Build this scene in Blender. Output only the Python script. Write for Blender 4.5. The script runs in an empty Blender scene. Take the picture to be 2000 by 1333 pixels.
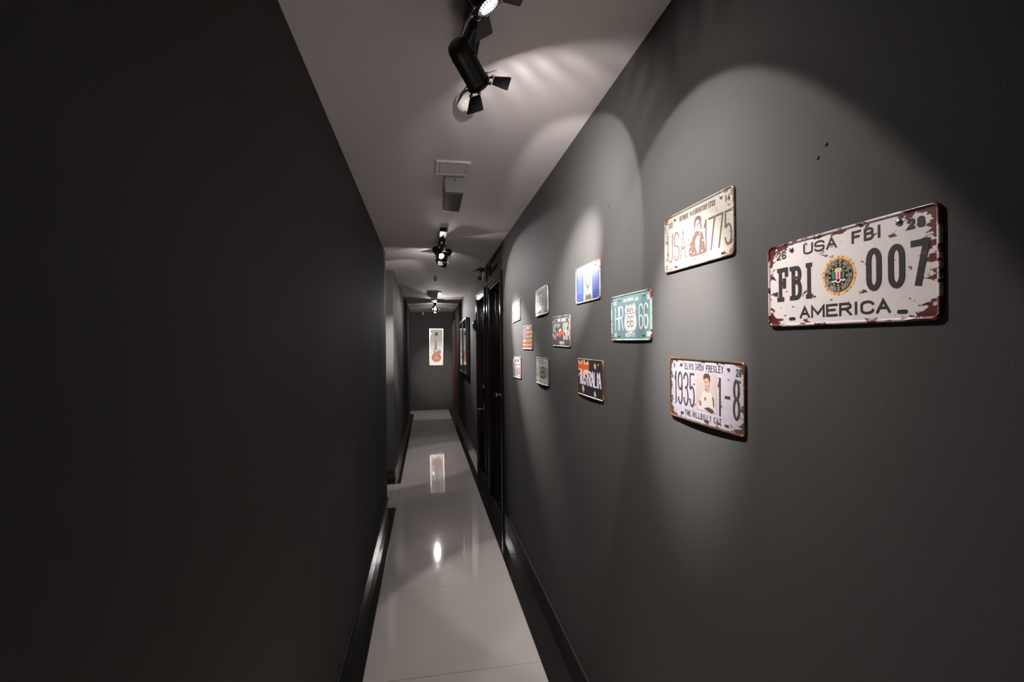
import bpy, bmesh, math, random
from mathutils import Vector, Matrix
random.seed(7)
S = bpy.context.scene
COL = S.collection
PI = math.pi
HC = 1.483                       # camera height above the floor
XR, XL = 0.64, -0.37             # right and left wall planes
ZC = HC + 0.909                  # ceiling
YEND = 11.70
Y0 = -1.6                        # wall behind the camera

# ------------------------------------------------------------------ camera
cam_d = bpy.data.cameras.new('camera')
cam = bpy.data.objects.new('camera', cam_d); COL.objects.link(cam)
R = ((0.9838578651, -0.0085859975, 0.1787455787),
     (-0.1785752866, 0.0176436660, 0.9837680459),
     (-0.0116003573, -0.9998074722, 0.0158256126))
M = Matrix(((R[0][0], -R[0][1], -R[0][2], 0), (R[1][0], -R[1][1], -R[1][2], 0),
            (R[2][0], -R[2][1], -R[2][2], HC), (0, 0, 0, 1)))
cam.matrix_world = M
cam_d.sensor_width = 36; cam_d.lens = 920 / 2000 * 36
cam_d.clip_start = 0.02
S.camera = cam
# ------------------------------------------------------------------ world, exposure
w = bpy.data.worlds.new('world'); S.world = w; w.use_nodes = True
w.node_tree.nodes['Background'].inputs[0].default_value = (0.02, 0.02, 0.02, 1)
w.node_tree.nodes['Background'].inputs[1].default_value = 0.1
S.view_settings.view_transform = 'Standard'; S.view_settings.look = 'None'
S.view_settings.exposure = 0.0; S.view_settings.gamma = 1.0
S.view_settings.use_curve_mapping = False
K_MAIN, K_MID, K_CORE, K_LENS, K_SPILL = 21.0, 36.0, 235.0, 95.0, 14.0    # lamp powers
LAMP_COL = (1.0, 0.945, 0.935)

# ------------------------------------------------------------------ materials
MATS = {}
def mat(name, col, rough=0.5, spec=0.5, metal=0.0, coat=0.0, bump=0.0, bscale=200, var=0.0, vscale=6, emit=None):
    if name in MATS: return MATS[name]
    m = bpy.data.materials.new(name); m.use_nodes = True
    nt = m.node_tree; b = nt.nodes['Principled BSDF']
    b.inputs['Base Color'].default_value = (*col, 1)
    b.inputs['Roughness'].default_value = rough
    b.inputs['Specular IOR Level'].default_value = spec
    b.inputs['Metallic'].default_value = metal
    b.inputs['Coat Weight'].default_value = coat
    b.inputs['Coat Roughness'].default_value = 0.06
    if emit:
        b.inputs['Emission Color'].default_value = (*emit[0], 1); b.inputs['Emission Strength'].default_value = emit[1]
    tc = nt.nodes.new('ShaderNodeTexCoord')
    if var > 0:
        n = nt.nodes.new('ShaderNodeTexNoise'); n.inputs['Scale'].default_value = vscale; n.inputs['Detail'].default_value = 4
        r = nt.nodes.new('ShaderNodeMapRange'); r.inputs['To Min'].default_value = 1 - var; r.inputs['To Max'].default_value = 1 + var
        mx = nt.nodes.new('ShaderNodeVectorMath'); mx.operation = 'SCALE'; mx.inputs[0].default_value = col
        nt.links.new(tc.outputs['Object'], n.inputs['Vector']); nt.links.new(n.outputs['Fac'], r.inputs['Value'])
        nt.links.new(r.outputs[0], mx.inputs['Scale']); nt.links.new(mx.outputs[0], b.inputs['Base Color'])
    if bump > 0:
        n2 = nt.nodes.new('ShaderNodeTexNoise'); n2.inputs['Scale'].default_value = bscale; n2.inputs['Detail'].default_value = 3
        bp = nt.nodes.new('ShaderNodeBump'); bp.inputs['Strength'].default_value = bump; bp.inputs['Distance'].default_value = 0.002
        nt.links.new(tc.outputs['Object'], n2.inputs['Vector']); nt.links.new(n2.outputs['Fac'], bp.inputs['Height'])
        nt.links.new(bp.outputs[0], b.inputs['Normal'])
    MATS[name] = m
    return m

def worn(name, col, rust, hx, hy, amount=0.5, edge=0.5, seed=0.0, rough=0.4, scale=45, metal=0.0):
    """Painted tin with rust eating in from the edges; hx, hy are the half sizes of the plate."""
    if name in MATS: return MATS[name]
    m = bpy.data.materials.new(name); m.use_nodes = True
    nt = m.node_tree; N = nt.nodes.new; L = nt.links.new
    b = nt.nodes['Principled BSDF']
    b.inputs['Roughness'].default_value = rough; b.inputs['Metallic'].default_value = metal
    tc = N('ShaderNodeTexCoord'); sx = N('ShaderNodeSeparateXYZ'); L(tc.outputs['Object'], sx.inputs[0])
    def mth(op, a, bb=None):
        n = N('ShaderNodeMath'); n.operation = op
        for i, v in enumerate((a, bb)):
            if v is None: continue
            if isinstance(v, (int, float)): n.inputs[i].default_value = v
            else: L(v, n.inputs[i])
        return n.outputs[0]
    ax = mth('DIVIDE', mth('SUBTRACT', hx, mth('ABSOLUTE', sx.outputs[0])), 0.030)
    ay = mth('DIVIDE', mth('SUBTRACT', hy, mth('ABSOLUTE', sx.outputs[1])), 0.018)
    near = mth('SUBTRACT', 1.0, mth('MINIMUM', mth('MINIMUM', ax, ay), 1.0))      # 1 at the edge, 0 inside
    cor = mth('MULTIPLY', mth('SUBTRACT', 1.0, mth('MINIMUM', mth('MULTIPLY', mth('ADD', ax, ay), 0.5), 1.0)), 0.3)
    mp = N('ShaderNodeMapping'); mp.inputs['Location'].default_value = (seed, seed * 2.3, 0); mp.inputs['Rotation'].default_value = (0, 0, 0.6)
    mp.inputs['Scale'].default_value = (1, 1.9, 1)
    L(tc.outputs['Object'], mp.inputs[0])
    n1 = N('ShaderNodeTexNoise'); n1.inputs['Scale'].default_value = scale; n1.inputs['Detail'].default_value = 7; n1.inputs['Roughness'].default_value = 0.62
    n1.inputs['Distortion'].default_value = 0.5; L(mp.outputs[0], n1.inputs['Vector'])
    s = mth('ADD', n1.outputs['Fac'], mth('ADD', mth('MULTIPLY', near, edge * 0.42), cor))
    r = N('ShaderNodeMapRange'); r.inputs['From Min'].default_value = 0.80 - 0.2 * amount; r.inputs['From Max'].default_value = 0.815 - 0.2 * amount
    L(s, r.inputs['Value'])
    n2 = N('ShaderNodeTexNoise'); n2.inputs['Scale'].default_value = 160; L(tc.outputs['Object'], n2.inputs['Vector'])
    rc = N('ShaderNodeMix'); rc.data_type = 'RGBA'; rc.inputs['A'].default_value = (*[c * 0.55 for c in rust], 1); rc.inputs['B'].default_value = (*[min(1, c * 1.5) for c in rust], 1)
    L(n2.outputs['Fac'], rc.inputs['Factor'])
    mx = N('ShaderNodeMix'); mx.data_type = 'RGBA'; mx.inputs['A'].default_value = (*col, 1)
    L(r.outputs[0], mx.inputs['Factor']); L(rc.outputs['Result'], mx.inputs['B']); L(mx.outputs['Result'], b.inputs['Base Color'])
    MATS[name] = m
    return m

wall_m = mat('dark grey wall paint', (0.053, 0.0515, 0.049), 0.78, 0.10, bump=0.22, bscale=260, var=0.06, vscale=3)
ceil_m = mat('pale ceiling paint', (0.82, 0.755, 0.735), 0.8, 0.2, bump=0.06, bscale=90, var=0.03, vscale=2)
tile_m = mat('polished beige tile', (0.60, 0.55, 0.51), 0.045, 0.5, var=0.05, vscale=2.5)
black_tile = mat('polished black tile', (0.020, 0.018, 0.017), 0.10, 0.5, var=0.15, vscale=8)
grout_m = mat('dark grout', (0.10, 0.09, 0.08), 0.8)
mortar_m = mat('skirting mortar', (0.05, 0.045, 0.04), 0.8)
black_lac = mat('black lacquered wood', (0.012, 0.009, 0.008), 0.14, 0.5, coat=0.5)
brown_lac = mat('brown lacquered wood', (0.06, 0.022, 0.012), 0.25, 0.5, coat=0.4, var=0.25, vscale=14)
black_metal = mat('black powder coat', (0.012, 0.012, 0.011), 0.42, 0.45)
inner_metal = mat('satin black flap', (0.03, 0.028, 0.027), 0.35, 0.5)
chrome = mat('chrome', (0.75, 0.73, 0.70), 0.15, metal=1.0)
silver = mat('brushed silver', (0.62, 0.60, 0.58), 0.3, metal=0.85)
white_pl = mat('white plastic', (0.72, 0.69, 0.64), 0.12, 0.5)
grey_pl = mat('grey plastic housing', (0.33, 0.32, 0.31), 0.35, 0.4)
diff_pl = mat('smoky diffuser', (0.16, 0.13, 0.125), 0.15, 0.5)
vent_m = mat('painted vent', (0.82, 0.755, 0.735), 0.6, 0.3)
vent_d = mat('vent grille', (0.62, 0.57, 0.55), 0.7, 0.3)
cream = mat('cream card', (0.72, 0.67, 0.58), 0.5)
dark_card = mat('dark card', (0.04, 0.05, 0.045), 0.5)
plain_white = mat('plain white', (0.75, 0.72, 0.66), 0.5)
reflected_red = mat('reflected red', (0.55, 0.10, 0.06), 0.5)
dark_hole = mat('dark hole', (0.006, 0.005, 0.005), 0.8)
lens_m = mat('lit lens', (0.9, 0.9, 0.9), 0.3, emit=((1.0, 0.95, 0.88), K_LENS))
reflector_m = mat('reflector', (0.85, 0.83, 0.80), 0.25, metal=1.0)
glass_m = bpy.data.materials.new('picture glass'); glass_m.use_nodes = True
_nt = glass_m.node_tree; _nt.nodes.remove(_nt.nodes['Principled BSDF'])
_g = _nt.nodes.new('ShaderNodeBsdfGlossy'); _g.inputs['Roughness'].default_value = 0.02
_t = _nt.nodes.new('ShaderNodeBsdfTransparent'); _f = _nt.nodes.new('ShaderNodeFresnel'); _mx = _nt.nodes.new('ShaderNodeMixShader')
_f.inputs[0].default_value = 1.25
_nt.links.new(_f.outputs[0], _mx.inputs[0]); _nt.links.new(_t.outputs[0], _mx.inputs[1]); _nt.links.new(_g.outputs[0], _mx.inputs[2])
_nt.links.new(_mx.outputs[0], _nt.nodes['Material Output'].inputs[0])

# ------------------------------------------------------------------ mesh helpers
class MB:
    def __init__(s): s.v = []; s.f = []; s.sm = []
    def add(s, vs, fs, T=None, smooth=False):
        o = len(s.v)
        s.v += [tuple(T @ Vector(p)) if T else tuple(p) for p in vs]
        s.f += [tuple(i + o for i in f) for f in fs]; s.sm += [smooth] * len(fs)
        return s
    def box(s, x0, x1, y0, y1, z0, z1, T=None, bev=0.0, seg=1):
        if bev > 0:
            b = min(bev, (x1-x0)*.4, (y1-y0)*.4, (z1-z0)*.4)
            bm = bmesh.new()
            bmesh.ops.create_cube(bm, size=1)
            for v in bm.verts:
                v.co = ((x0+x1)/2 + v.co.x*(x1-x0), (y0+y1)/2 + v.co.y*(y1-y0), (z0+z1)/2 + v.co.z*(z1-z0))
            bmesh.ops.bevel(bm, geom=list(bm.edges), offset=b, segments=seg, affect='EDGES', profile=0.5)
            bm.verts.index_update()
            vs = [v.co.copy() for v in bm.verts]; fs = [[v.index for v in f.verts] for f in bm.faces]; bm.free()
            return s.add(vs, fs, T)
        vs = [(x, y, z) for z in (z0, z1) for y in (y0, y1) for x in (x0, x1)]
        return s.add(vs, [(0,2,3,1),(4,5,7,6),(0,1,5,4),(2,6,7,3),(0,4,6,2),(1,3,7,5)], T)
    def lathe(s, prof, n=32, T=None, smooth=True, cap=True):
        """prof: (radius, z) list about local z."""
        vs = []; fs = []
        for r, z in prof:
            for k in range(n):
                a = 2*PI*k/n; vs.append((r*math.cos(a), r*math.sin(a), z))
        for i in range(len(prof)-1):
            for k in range(n):
                k2 = (k+1) % n
                fs.append((i*n+k, i*n+k2, (i+1)*n+k2, (i+1)*n+k))
        s.add(vs, fs, T, smooth)
        if cap:
            o = len(s.v) - len(vs)
            if prof[0][0] > 1e-5: s.f.append(tuple(o + k for k in reversed(range(n)))); s.sm.append(False)
            if prof[-1][0] > 1e-5: s.f.append(tuple(o + (len(prof)-1)*n + k for k in range(n))); s.sm.append(False)
        return s
    def tube(s, pts, r, n=10, T=None):
        pts = [Vector(p) for p in pts]; vs = []; fs = []
        for i, p in enumerate(pts):
            d = (pts[min(i+1, len(pts)-1)] - pts[max(i-1, 0)]).normalized()
            a = d.orthogonal().normalized() if i == 0 else (a - d*a.dot(d)).normalized()
            b = d.cross(a); rr = r[i] if isinstance(r, (list, tuple)) else r
            for k in range(n):
                t = 2*PI*k/n; vs.append(p + (a*math.cos(t) + b*math.sin(t))*rr)
        for i in range(len(pts)-1):
            for k in range(n):
                k2 = (k+1) % n; fs.append((i*n+k, i*n+k2, (i+1)*n+k2, (i+1)*n+k))
        fs.append(tuple(reversed(range(n)))); fs.append(tuple((len(pts)-1)*n+k for k in range(n)))
        return s.add(vs, fs, T, True)
    def prism(s, poly, z0, z1, T=None):
        n = len(poly)
        area = sum(poly[i][0]*poly[(i+1)%n][1] - poly[(i+1)%n][0]*poly[i][1] for i in range(n))
        if area < 0: poly = list(reversed(poly))
        vs = [(x, y, z0) for x, y in poly] + [(x, y, z1) for x, y in poly]
        fs = [tuple(reversed(range(n))), tuple(range(n, 2*n))] + [(i, (i+1)%n, n+(i+1)%n, n+i) for i in range(n)]
        return s.add(vs, fs, T)
    def ribbon(s, pts, w, z0, z1, closed=False):
        """flat stroke of width w along a polyline, mitred, raised from z0 to z1."""
        P = [Vector((p[0], p[1])) for p in pts]
        Q = [P[0]]
        for p in P[1:]:
            if (p - Q[-1]).length > 1e-6: Q.append(p)
        P = Q
        if closed and (P[0]-P[-1]).length < 1e-6: P = P[:-1]
        n = len(P)
        if n < 2: return s
        Ls, Rs = [], []
        for i in range(n):
            if closed: a, b = P[i-1], P[(i+1) % n]
            else: a, b = (P[i-1] if i else None), (P[i+1] if i < n-1 else None)
            d1 = (P[i]-a).normalized() if a is not None else None
            d2 = (b-P[i]).normalized() if b is not None else None
            if d1 is None: d1 = d2
            if d2 is None: d2 = d1
            n1 = Vector((-d1.y, d1.x)); n2 = Vector((-d2.y, d2.x)); m = n1+n2
            if m.length < 1e-4: m = n1
            m.normalize(); k = w/2 / max(0.45, m.dot(n1))
            Ls.append(P[i]+m*k); Rs.append(P[i]-m*k)
        vs = [(*p, z1) for p in Ls] + [(*p, z1) for p in Rs] + [(*p, z0) for p in Ls] + [(*p, z0) for p in Rs]
        fs = []
        for i in range(n if closed else n-1):
            j = (i+1) % n
            fs += [(i, n+i, n+j, j), (2*n+i, i, j, 2*n+j), (n+i, 3*n+i, 3*n+j, n+j)]
        if not closed: fs += [(0, 2*n, 3*n, n), (n-1, 2*n-1, 4*n-1, 3*n-1)]
        return s.add(vs, fs)
    def mesh(s, name, m):
        me = bpy.data.meshes.new(name); me.from_pydata(s.v, [], s.f)
        for p, k in zip(me.polygons, s.sm): p.use_smooth = k
        me.materials.append(m); me.update()
        return me
    def build(s, name, m, parent=None, loc=None, rot=None, kind=None, label=None):
        o = bpy.data.objects.new(name, s.mesh(name, m)); COL.objects.link(o)
        if parent: o.parent = parent
        if loc: o.location = loc
        if rot: o.rotation_euler = rot
        if kind: o['kind'] = kind
        if label: o['label'] = label
        return o

def empty(name, loc=(0,0,0), rot=(0,0,0), kind=None):
    o = bpy.data.objects.new(name, None); COL.objects.link(o); o.location = loc; o.rotation_euler = rot
    o.empty_display_size = 0.05
    if kind: o['kind'] = kind
    return o
def tag(o, label, cat, group=None):
    o['label'] = label; o['category'] = cat
    if group: o['group'] = group
    return o
def inst(name, me, parent, loc=(0,0,0)):
    o = bpy.data.objects.new(name, me); COL.objects.link(o); o.parent = parent; o.location = loc
    return o
def copy_tree(o, parent=None):
    c = o.copy(); COL.objects.link(c)
    if parent: c.parent = parent
    for ch in list(o.children): copy_tree(ch, c)
    return c

# ------------------------------------------------------------------ room shell
DN = (4.02, 4.80); DF = (5.14, 5.89); DB = (10.80, 11.58)          # door openings along the right wall
DZ = HC + 0.61
YA, YB = 4.52, 5.50                                               # side passage on the left
YC = 11.02                                                        # second left wall ends here
XA = -1.9
T_ = 0.14
fl = MB().box(XA - T_, XR + 0.30, Y0 - T_, YEND + T_, -0.10, -0.003).build('floor', grout_m, kind='structure')
MB().box(XA - T_, XR + 0.30, Y0 - T_, YEND + T_, ZC, ZC + 0.1).build('ceiling', ceil_m, kind='structure')
b = MB(); ys = [Y0] + [v for d in (DN, DF, DB) for v in d] + [YEND]
for i in range(0, len(ys), 2): b.box(XR, XR + 0.12, ys[i], ys[i+1], 0, ZC)
for d in (DN, DF, DB): b.box(XR, XR + 0.12, d[0], d[1], DZ, ZC)
wr = b.build('wall_right', wall_m, kind='structure')
MB().box(XL - T_, XL, Y0, YA, 0, ZC, bev=0.003).build('wall_left', wall_m, kind='structure')
MB().box(XL - T_, XL, YB, YC, 0, ZC, bev=0.003).build('wall_far_left', wall_m, kind='structure')
MB().box(XA, XL - T_, YB, YB + T_, 0, ZC).build('wall_passage_back', wall_m, kind='structure')
MB().box(XA, XL - T_, YA - T_, YA, 0, ZC).build('wall_passage_front', wall_m, kind='structure')
MB().box(XA - T_, XA, YA - T_, YEND, 0, ZC).build('wall_passage_left', wall_m, kind='structure')
MB().box(XA, XL - T_, YC - T_, YC, 0, ZC).build('wall_far_passage', wall_m, kind='structure')
MB().box(XA, XR + 0.12, YEND, YEND + T_, 0, ZC).build('wall_end', wall_m, kind='structure')
MB().box(XL - T_, XR + 0.12, Y0 - T_, Y0, 0, ZC).build('wall_behind', wall_m, kind='structure')
# old nail holes in the right wall
hole = MB().lathe([(0.0035, 0), (0.003, 0.0012), (0.0001, 0.0018)], 10).mesh('nail_hole', dark_hole)
for y, z in ((1.568, .499), (2.254, .499), (2.28, .499), (0.671, .310), (0.654, .325)):
    o = inst('nail_hole', hole, wr, (XR, y, HC + z)); o.rotation_euler = (0, -PI/2, 0)

# floor tiles: a line of big beige slabs between two black borders
G = 0.002
XT0, XT1 = -0.2945, 0.522
def slab(x0, x1, y0, y1, m):
    c = ((x0+x1)/2, (y0+y1)/2, 0)
    MB().box(x0-c[0]+G/2, x1-c[0]-G/2, y0-c[1]+G/2, y1-c[1]-G/2, -0.008, 0, bev=0.0012).build('tile', m, fl, loc=c)
y = 2.195 - 0.8*4
joints = [Y0] + [y + 0.8*k for k in range(17)]; joints = [v for v in joints if v < YEND - .05] + [YEND]
for a, c in zip(joints, joints[1:]): slab(XT0, XT1, a, c, tile_m)
def strip(x0, x1, y0, y1, ph, step=0.6):
    k = math.ceil((y0 - ph)/step + 1e-6); cuts = [y0]
    while ph + k*step < y1 - 0.02: cuts.append(ph + k*step); k += 1
    cuts.append(y1)
    for a, c in zip(cuts, cuts[1:]): slab(x0, x1, a, c, black_tile)
strip(XT1, XR, Y0, YEND, 2.17)
strip(XL, XT0, Y0, 4.58, 2.79)
strip(XL, XT0, YB - 0.12, 11.10, 5.38)
for d in (DN, DF, DB): slab(XR, XR + 0.14, d[0], d[1], black_tile)
for a, c in ((4.58, 5.38),): slab(XL, XT0, a, c, tile_m)
slab(XL, XT0, 11.10, YEND, tile_m)
for k in range(2):
    x1 = XL - 0.8*k; x0 = max(XA, x1 - 0.8)
    slab(x0, x1, YA, 5.38, tile_m); slab(x0, x1, 5.38, YB, black_tile); slab(x0, x1, YC, YEND, tile_m)

# skirting of black tiles, each piece its own
BH, BT = 0.122, 0.012
def skirt(name, x, sgn, y0, y1, ph, step=0.6):
    root = MB().box(min(x, x+sgn*0.004), max(x, x+sgn*0.004), y0, y1, 0.0, BH - 0.002).build(name, mortar_m, kind='structure')
    k = math.ceil((y0 - ph)/step + 1e-6); cuts = [y0]
    while ph + k*step < y1 - 0.02: cuts.append(ph + k*step); k += 1
    cuts.append(y1)
    for a, c in zip(cuts, cuts[1:]):
        MB().box(min(x+sgn*.003, x+sgn*BT), max(x+sgn*.003, x+sgn*BT), a + .0008, c - .0008, 0.0005, BH, bev=0.0025).build('skirting_tile', black_tile, root)
skirt('baseboard_left', XL, 1, Y0, YA, 3.41)
skirt('baseboard_far_left', XL, 1, YB - BT, YC, 5.60)
skirt('baseboard_right', XR, -1, Y0, DN[0] - 0.07, 2.17)
skirt('baseboard_right', XR, -1, DN[1] + 0.07, DF[0] - 0.07, 2.17)
skirt('baseboard_right', XR, -1, DF[1] + 0.07, DB[0] - 0.07, 2.17)
rb = MB().box(XA, XL, YB - 0.004, YB, 0, BH - .002).build('baseboard_passage', mortar_m, kind='structure')
for k in range(3):
    MB().box(XL - 0.6*(k+1) + .001, XL - 0.6*k - .001, YB - BT, YB - 0.003, 0.0005, BH, bev=.0025).build('skirting_tile', black_tile, rb)
rb = MB().box(XA, XR, YEND - 0.004, YEND, 0, .06).build('baseboard_end', mortar_m, kind='structure')
for k in range(4):
    MB().box(XR - 0.62*(k+1) + .001, XR - 0.62*k - .001, YEND - BT, YEND - 0.003, 0.0005, .062, bev=.0025).build('skirting_tile', wall_m, rb)

# ------------------------------------------------------------------ doors in the right wall
def door(name, d, m, leaf_label, hook=False, handle_y=None, knob=True):
    y0, y1 = d; dep = 0.105; t = 0.014
    jb = MB()                                                     # jamb lining with a stop step
    for a, c in ((y0, y0 + t), (y1 - t, y1)): jb.box(XR - 0.004, XR + dep + .035, a, c, 0.0, DZ)
    jb.box(XR - 0.004, XR + dep + .035, y0, y1, DZ - t, DZ)
    for a, c in ((y0 + t, y0 + t + .012), (y1 - t - .012, y1 - t)): jb.box(XR + .060, XR + dep - .004, a, c, 0.0, DZ - t, bev=.003)
    jb.box(XR + .060, XR + dep - .004, y0 + t, y1 - t, DZ - t - .012, DZ - t, bev=.003)
    root = jb.build(name, m, kind='structure')
    W = 0.07
    def casing(a, c, z0, z1, vert):                                # stepped, moulded architrave board
        k = MB(); prof = ((0.0, .30, .022), (.30, .52, .012), (.52, .80, .018), (.80, 1.0, .009)) if vert >= 0 else ((0.0, .20, .009), (.20, .48, .018), (.48, .70, .012), (.70, 1.0, .022))
        for p0, p1, h in prof:
            if vert in (1, -1): k.box(XR - h, XR, a + (c-a)*p0, a + (c-a)*p1, z0, z1, bev=.006, seg=3)
            else: k.box(XR - h, XR, a, c, z1 - (z1-z0)*p1, z1 - (z1-z0)*p0, bev=.006, seg=3)
        k.build('casing', m, root)
    casing(y0 - W, y0, 0.0, DZ + 0.062, 1); casing(y1, y1 + W, 0.0, DZ + 0.062, -1); casing(y0, y1, DZ, DZ + 0.062, 0)
    lf = MB(); x = XR + dep
    lf.box(x, x + .036, y0 + t + .003, y1 - t - .003, 0.006, DZ - t - .003, bev=.002)
    leaf = lf.build('door_leaf', m, root)
    w_ = (y1 - y0 - 2*t)
    for (a, c) in ((.12, .46), (.54, .88)):
        for (z0, z1) in ((.18, .95), (1.10, DZ - .2)):
            pm = MB(); ya, yc = y0 + t + w_*a, y0 + t + w_*c
            pm.box(x - .010, x, ya, ya + .018, z0, z1, bev=.003).box(x - .010, x, yc - .018, yc, z0, z1, bev=.003)
            pm.box(x - .010, x, ya, yc, z0, z0 + .018, bev=.003).box(x - .010, x, ya, yc, z1 - .018, z1, bev=.003)
            pm.box(x - .005, x, ya + .05, yc - .05, z0 + .05, z1 - .05, bev=.004)
            pm.build('panel_moulding', m, leaf)
    if handle_y:
        hz = HC - 0.466; hb = MB()
        hb.lathe([(.026, 0), (.026, .004), (.022, .008), (.009, .010), (.009, .035), (.018, .040), (.023, .050), (.022, .060), (.014, .068), (.0001, .070)], 20,
                 Matrix.Translation((x, handle_y, hz)) @ Matrix.Rotation(-PI/2, 4, 'Y'))
        hb.build('door_knob', chrome, leaf, label='chrome door knob')
    if hook:
        hk = MB(); yy, zz = y0 - .045, HC - .650
        hk.box(XR - .028, XR - .021, yy - .012, yy + .012, zz - .02, zz + .06, bev=.002)
        hk.tube([(XR - .026, yy, zz + .05), (XR - .030, yy, zz + .012), (XR - .036, yy, zz), (XR - .075, yy, zz - .004), (XR - .100, yy + .02, zz - .006)], .0042, 10)
        hk.build('chrome_hook', chrome, root, label='L-shaped chrome hook')
    return root
door('door_1', DN, black_lac, '', handle_y=4.69)
door('door_2', DF, black_lac, '', hook=True, handle_y=5.78)
door('door_3', DB, brown_lac, '', handle_y=10.92)

# ------------------------------------------------------------------ track lights
# parts are modelled once in lamp space (axis +z is the beam), then copied to every lamp
LR = 0.0305
body_me = MB().lathe([(.0001, -.128), (.018, -.127), (.026, -.121), (.0298, -.110), (LR, -.098), (LR, -.020), (.0312, -.018), (.0312, -.014), (LR, -.012), (LR, 0.0), (.028, 0.0), (.0268, -.004), (.0262, -.012)], 40, cap=False).mesh('body', black_metal)
refl_me = MB().lathe([(.0265, -.005), (.0245, -.017), (.020, -.024), (.0001, -.030)], 32, cap=False).mesh('reflector', reflector_m)
lens_me = MB().lathe([(.0001, -.0165), (.012, -.0167), (.0225, -.0175), (.0238, -.0190), (.0001, -.0195)], 32, cap=False).mesh('lens', lens_m)
stripe_fins = MB()                                                     # crown of fins added inside the rim to cut the spill light into stripes
for k in range(24):
    stripe_fins.box(.0212, .0272, -.0011, .0011, -.007, .0036, Matrix.Rotation(2*PI*k/24, 4, 'Z'))
stripe_fins_me = stripe_fins.mesh('stripe_fins', black_metal)
collar_me = MB().lathe([(.0315, -.012), (.0335, -.011), (.0335, -.002), (.0315, -.001)], 40, cap=False)
for k in range(4):
    Tk = Matrix.Rotation(k*PI/2, 4, 'Z')
    for sx in (-1, 1): collar_me.box(sx*.013 - .003, sx*.013 + .003, .030, .041, -.006, -.0035, Tk)
collar_me = collar_me.mesh('front_ring', black_metal)
hinge_mb = MB()
for sx in (-1, 1):
    hinge_mb.tube([(sx*.013 - .005, 0, 0), (sx*.013 + .005, 0, 0)], .003, 8)
hinge_me = hinge_mb.mesh('hinge', chrome)
flap_poly = [(-.0165, .004), (.0165, .004), (.0265, .046), (.0245, .050), (-.0245, .050), (-.0265, .046)]
flap_me = MB().prism(flap_poly, -.0006, .0006).mesh('barn_door', inner_metal)

def spot(name, parent, energy, half, blend, z=0.004, rad=0.010):
    ld = bpy.data.lights.new(name, 'SPOT'); ld.energy = energy; ld.spot_size = 2*half*PI/180; ld.spot_blend = blend
    ld.shadow_soft_size = rad; ld.color = LAMP_COL
    o = bpy.data.objects.new(name, ld); COL.objects.link(o); o.parent = parent
    o.location = (0, 0, z); o.rotation_euler = (PI, 0, 0)          # shines along +z of the lamp
    return o

def lamp(front, aim, track_x, label, roll=0.0, splay=(58, 58, 58, 58), main=1.0, core=1.0, chalf=16, half=41, spill=1.0):
    front = Vector(front); aim = Vector(aim); d = (aim - front).normalized()
    pivot = front - d*0.085
    root = empty('track_spotlight', (track_x, pivot.y, ZC - 0.0285))
    tag(root, label, 'spotlight', 'black spotlights with barn doors on the ceiling tracks')
    up = Vector((0, 0, 1)); xa = d.cross(up).normalized(); ya = d.cross(xa)
    Rm = Matrix((xa, ya, d)).transposed().to_4x4()
    head = bpy.data.objects.new('body', body_me); COL.objects.link(head); head.parent = root
    base = Vector(root.location)
    head.matrix_parent_inverse = Matrix(); head.matrix_basis = Matrix.Translation(front - base) @ Rm @ Matrix.Rotation(roll, 4, 'Z')
    inst('reflector', refl_me, head); inst('lens', lens_me, head)['label'] = 'glowing lamp lens'
    inst('front_ring', collar_me, head); inst('stripe_fins', stripe_fins_me, head)
    for k in range(4):
        f = inst('barn_door', flap_me, head)
        # hinge line just outside the ring; splay is the angle between flap and beam
        s_ = splay[k]*PI/180
        Tk = Matrix.Rotation(k*PI/2, 4, 'Z') @ Matrix.Translation((0, .0415, -.004)) @ Matrix.Rotation(PI/2 - s_, 4, 'X')
        f.matrix_basis = Tk
        h = inst('hinge', hinge_me, head); h.matrix_basis = Matrix.Rotation(k*PI/2, 4, 'Z') @ Matrix.Translation((0, .0415, -.004))
    ad = MB().box(-.0255, .0255, -.060, .060, -.026, .0, bev=.004)
    ad.lathe([(.014, -.034), (.014, -.025)], 18)
    ad.build('track_adapter', black_metal, root)
    p = pivot - base
    st = MB().tube([(0, 0, -.030), (p.x*.3, 0, -.038), (p.x*.9, 0, p.z*.55 - .02), (p.x, p.y, p.z)], .0075, 10)
    side = Vector((xa.x, xa.y, xa.z))
    st.tube([p + side*.034, p - side*.034], .006, 10)
    st.build('swivel_arm', black_metal, root)
    spot('spot_beam', head, K_MAIN*main, half, 0.12, z=.006, rad=.008)
    spot('spot_lobe', head, K_MID*main, half, 1.0, z=.006)
    if core: spot('spot_core', head, K_CORE*core, chalf, 1.0, z=.006)
    if spill: spot('spot_spill', head, K_SPILL*spill, 74, 0.12, z=-.0145, rad=.005)
    return root
TX = 0.133
def track(y0, y1, label, x=TX):
    r = empty('lighting_track', (x, (y0+y1)/2, ZC)); h = (y1-y0)/2
    k = MB().box(-.025, .025, -h, h, -.020, 0, bev=.002)
    k.box(-.025, -.009, -h, h, -.028, -.018).box(.009, .025, -h, h, -.028, -.018)
    k.build('rail', black_metal, r)
    for s_ in (-1, 1): MB().box(-.0265, .0265, s_*h - .012, s_*h + .012, -.030, 0, bev=.003).build('end_cap', black_metal, r)
    tag(r, label, 'track', 'short black lighting tracks on the ceiling')
    return r
track(0.35, 1.42, 'short black lighting track nearest the viewer, at the top of the photo')
track(3.55, 4.55, 'short black lighting track above the black doors')
track(8.50, 9.35, 'short black lighting track near the end wall', 0.165)
lamp((0.141, 1.012, HC + .752), (0.64, 1.07, HC + .05), TX, 'black spotlight cut by the top of the photo, its glowing lens in view', splay=(62, 66, 62, 66), spill=.5, main=1.25, core=1.1)
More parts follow.
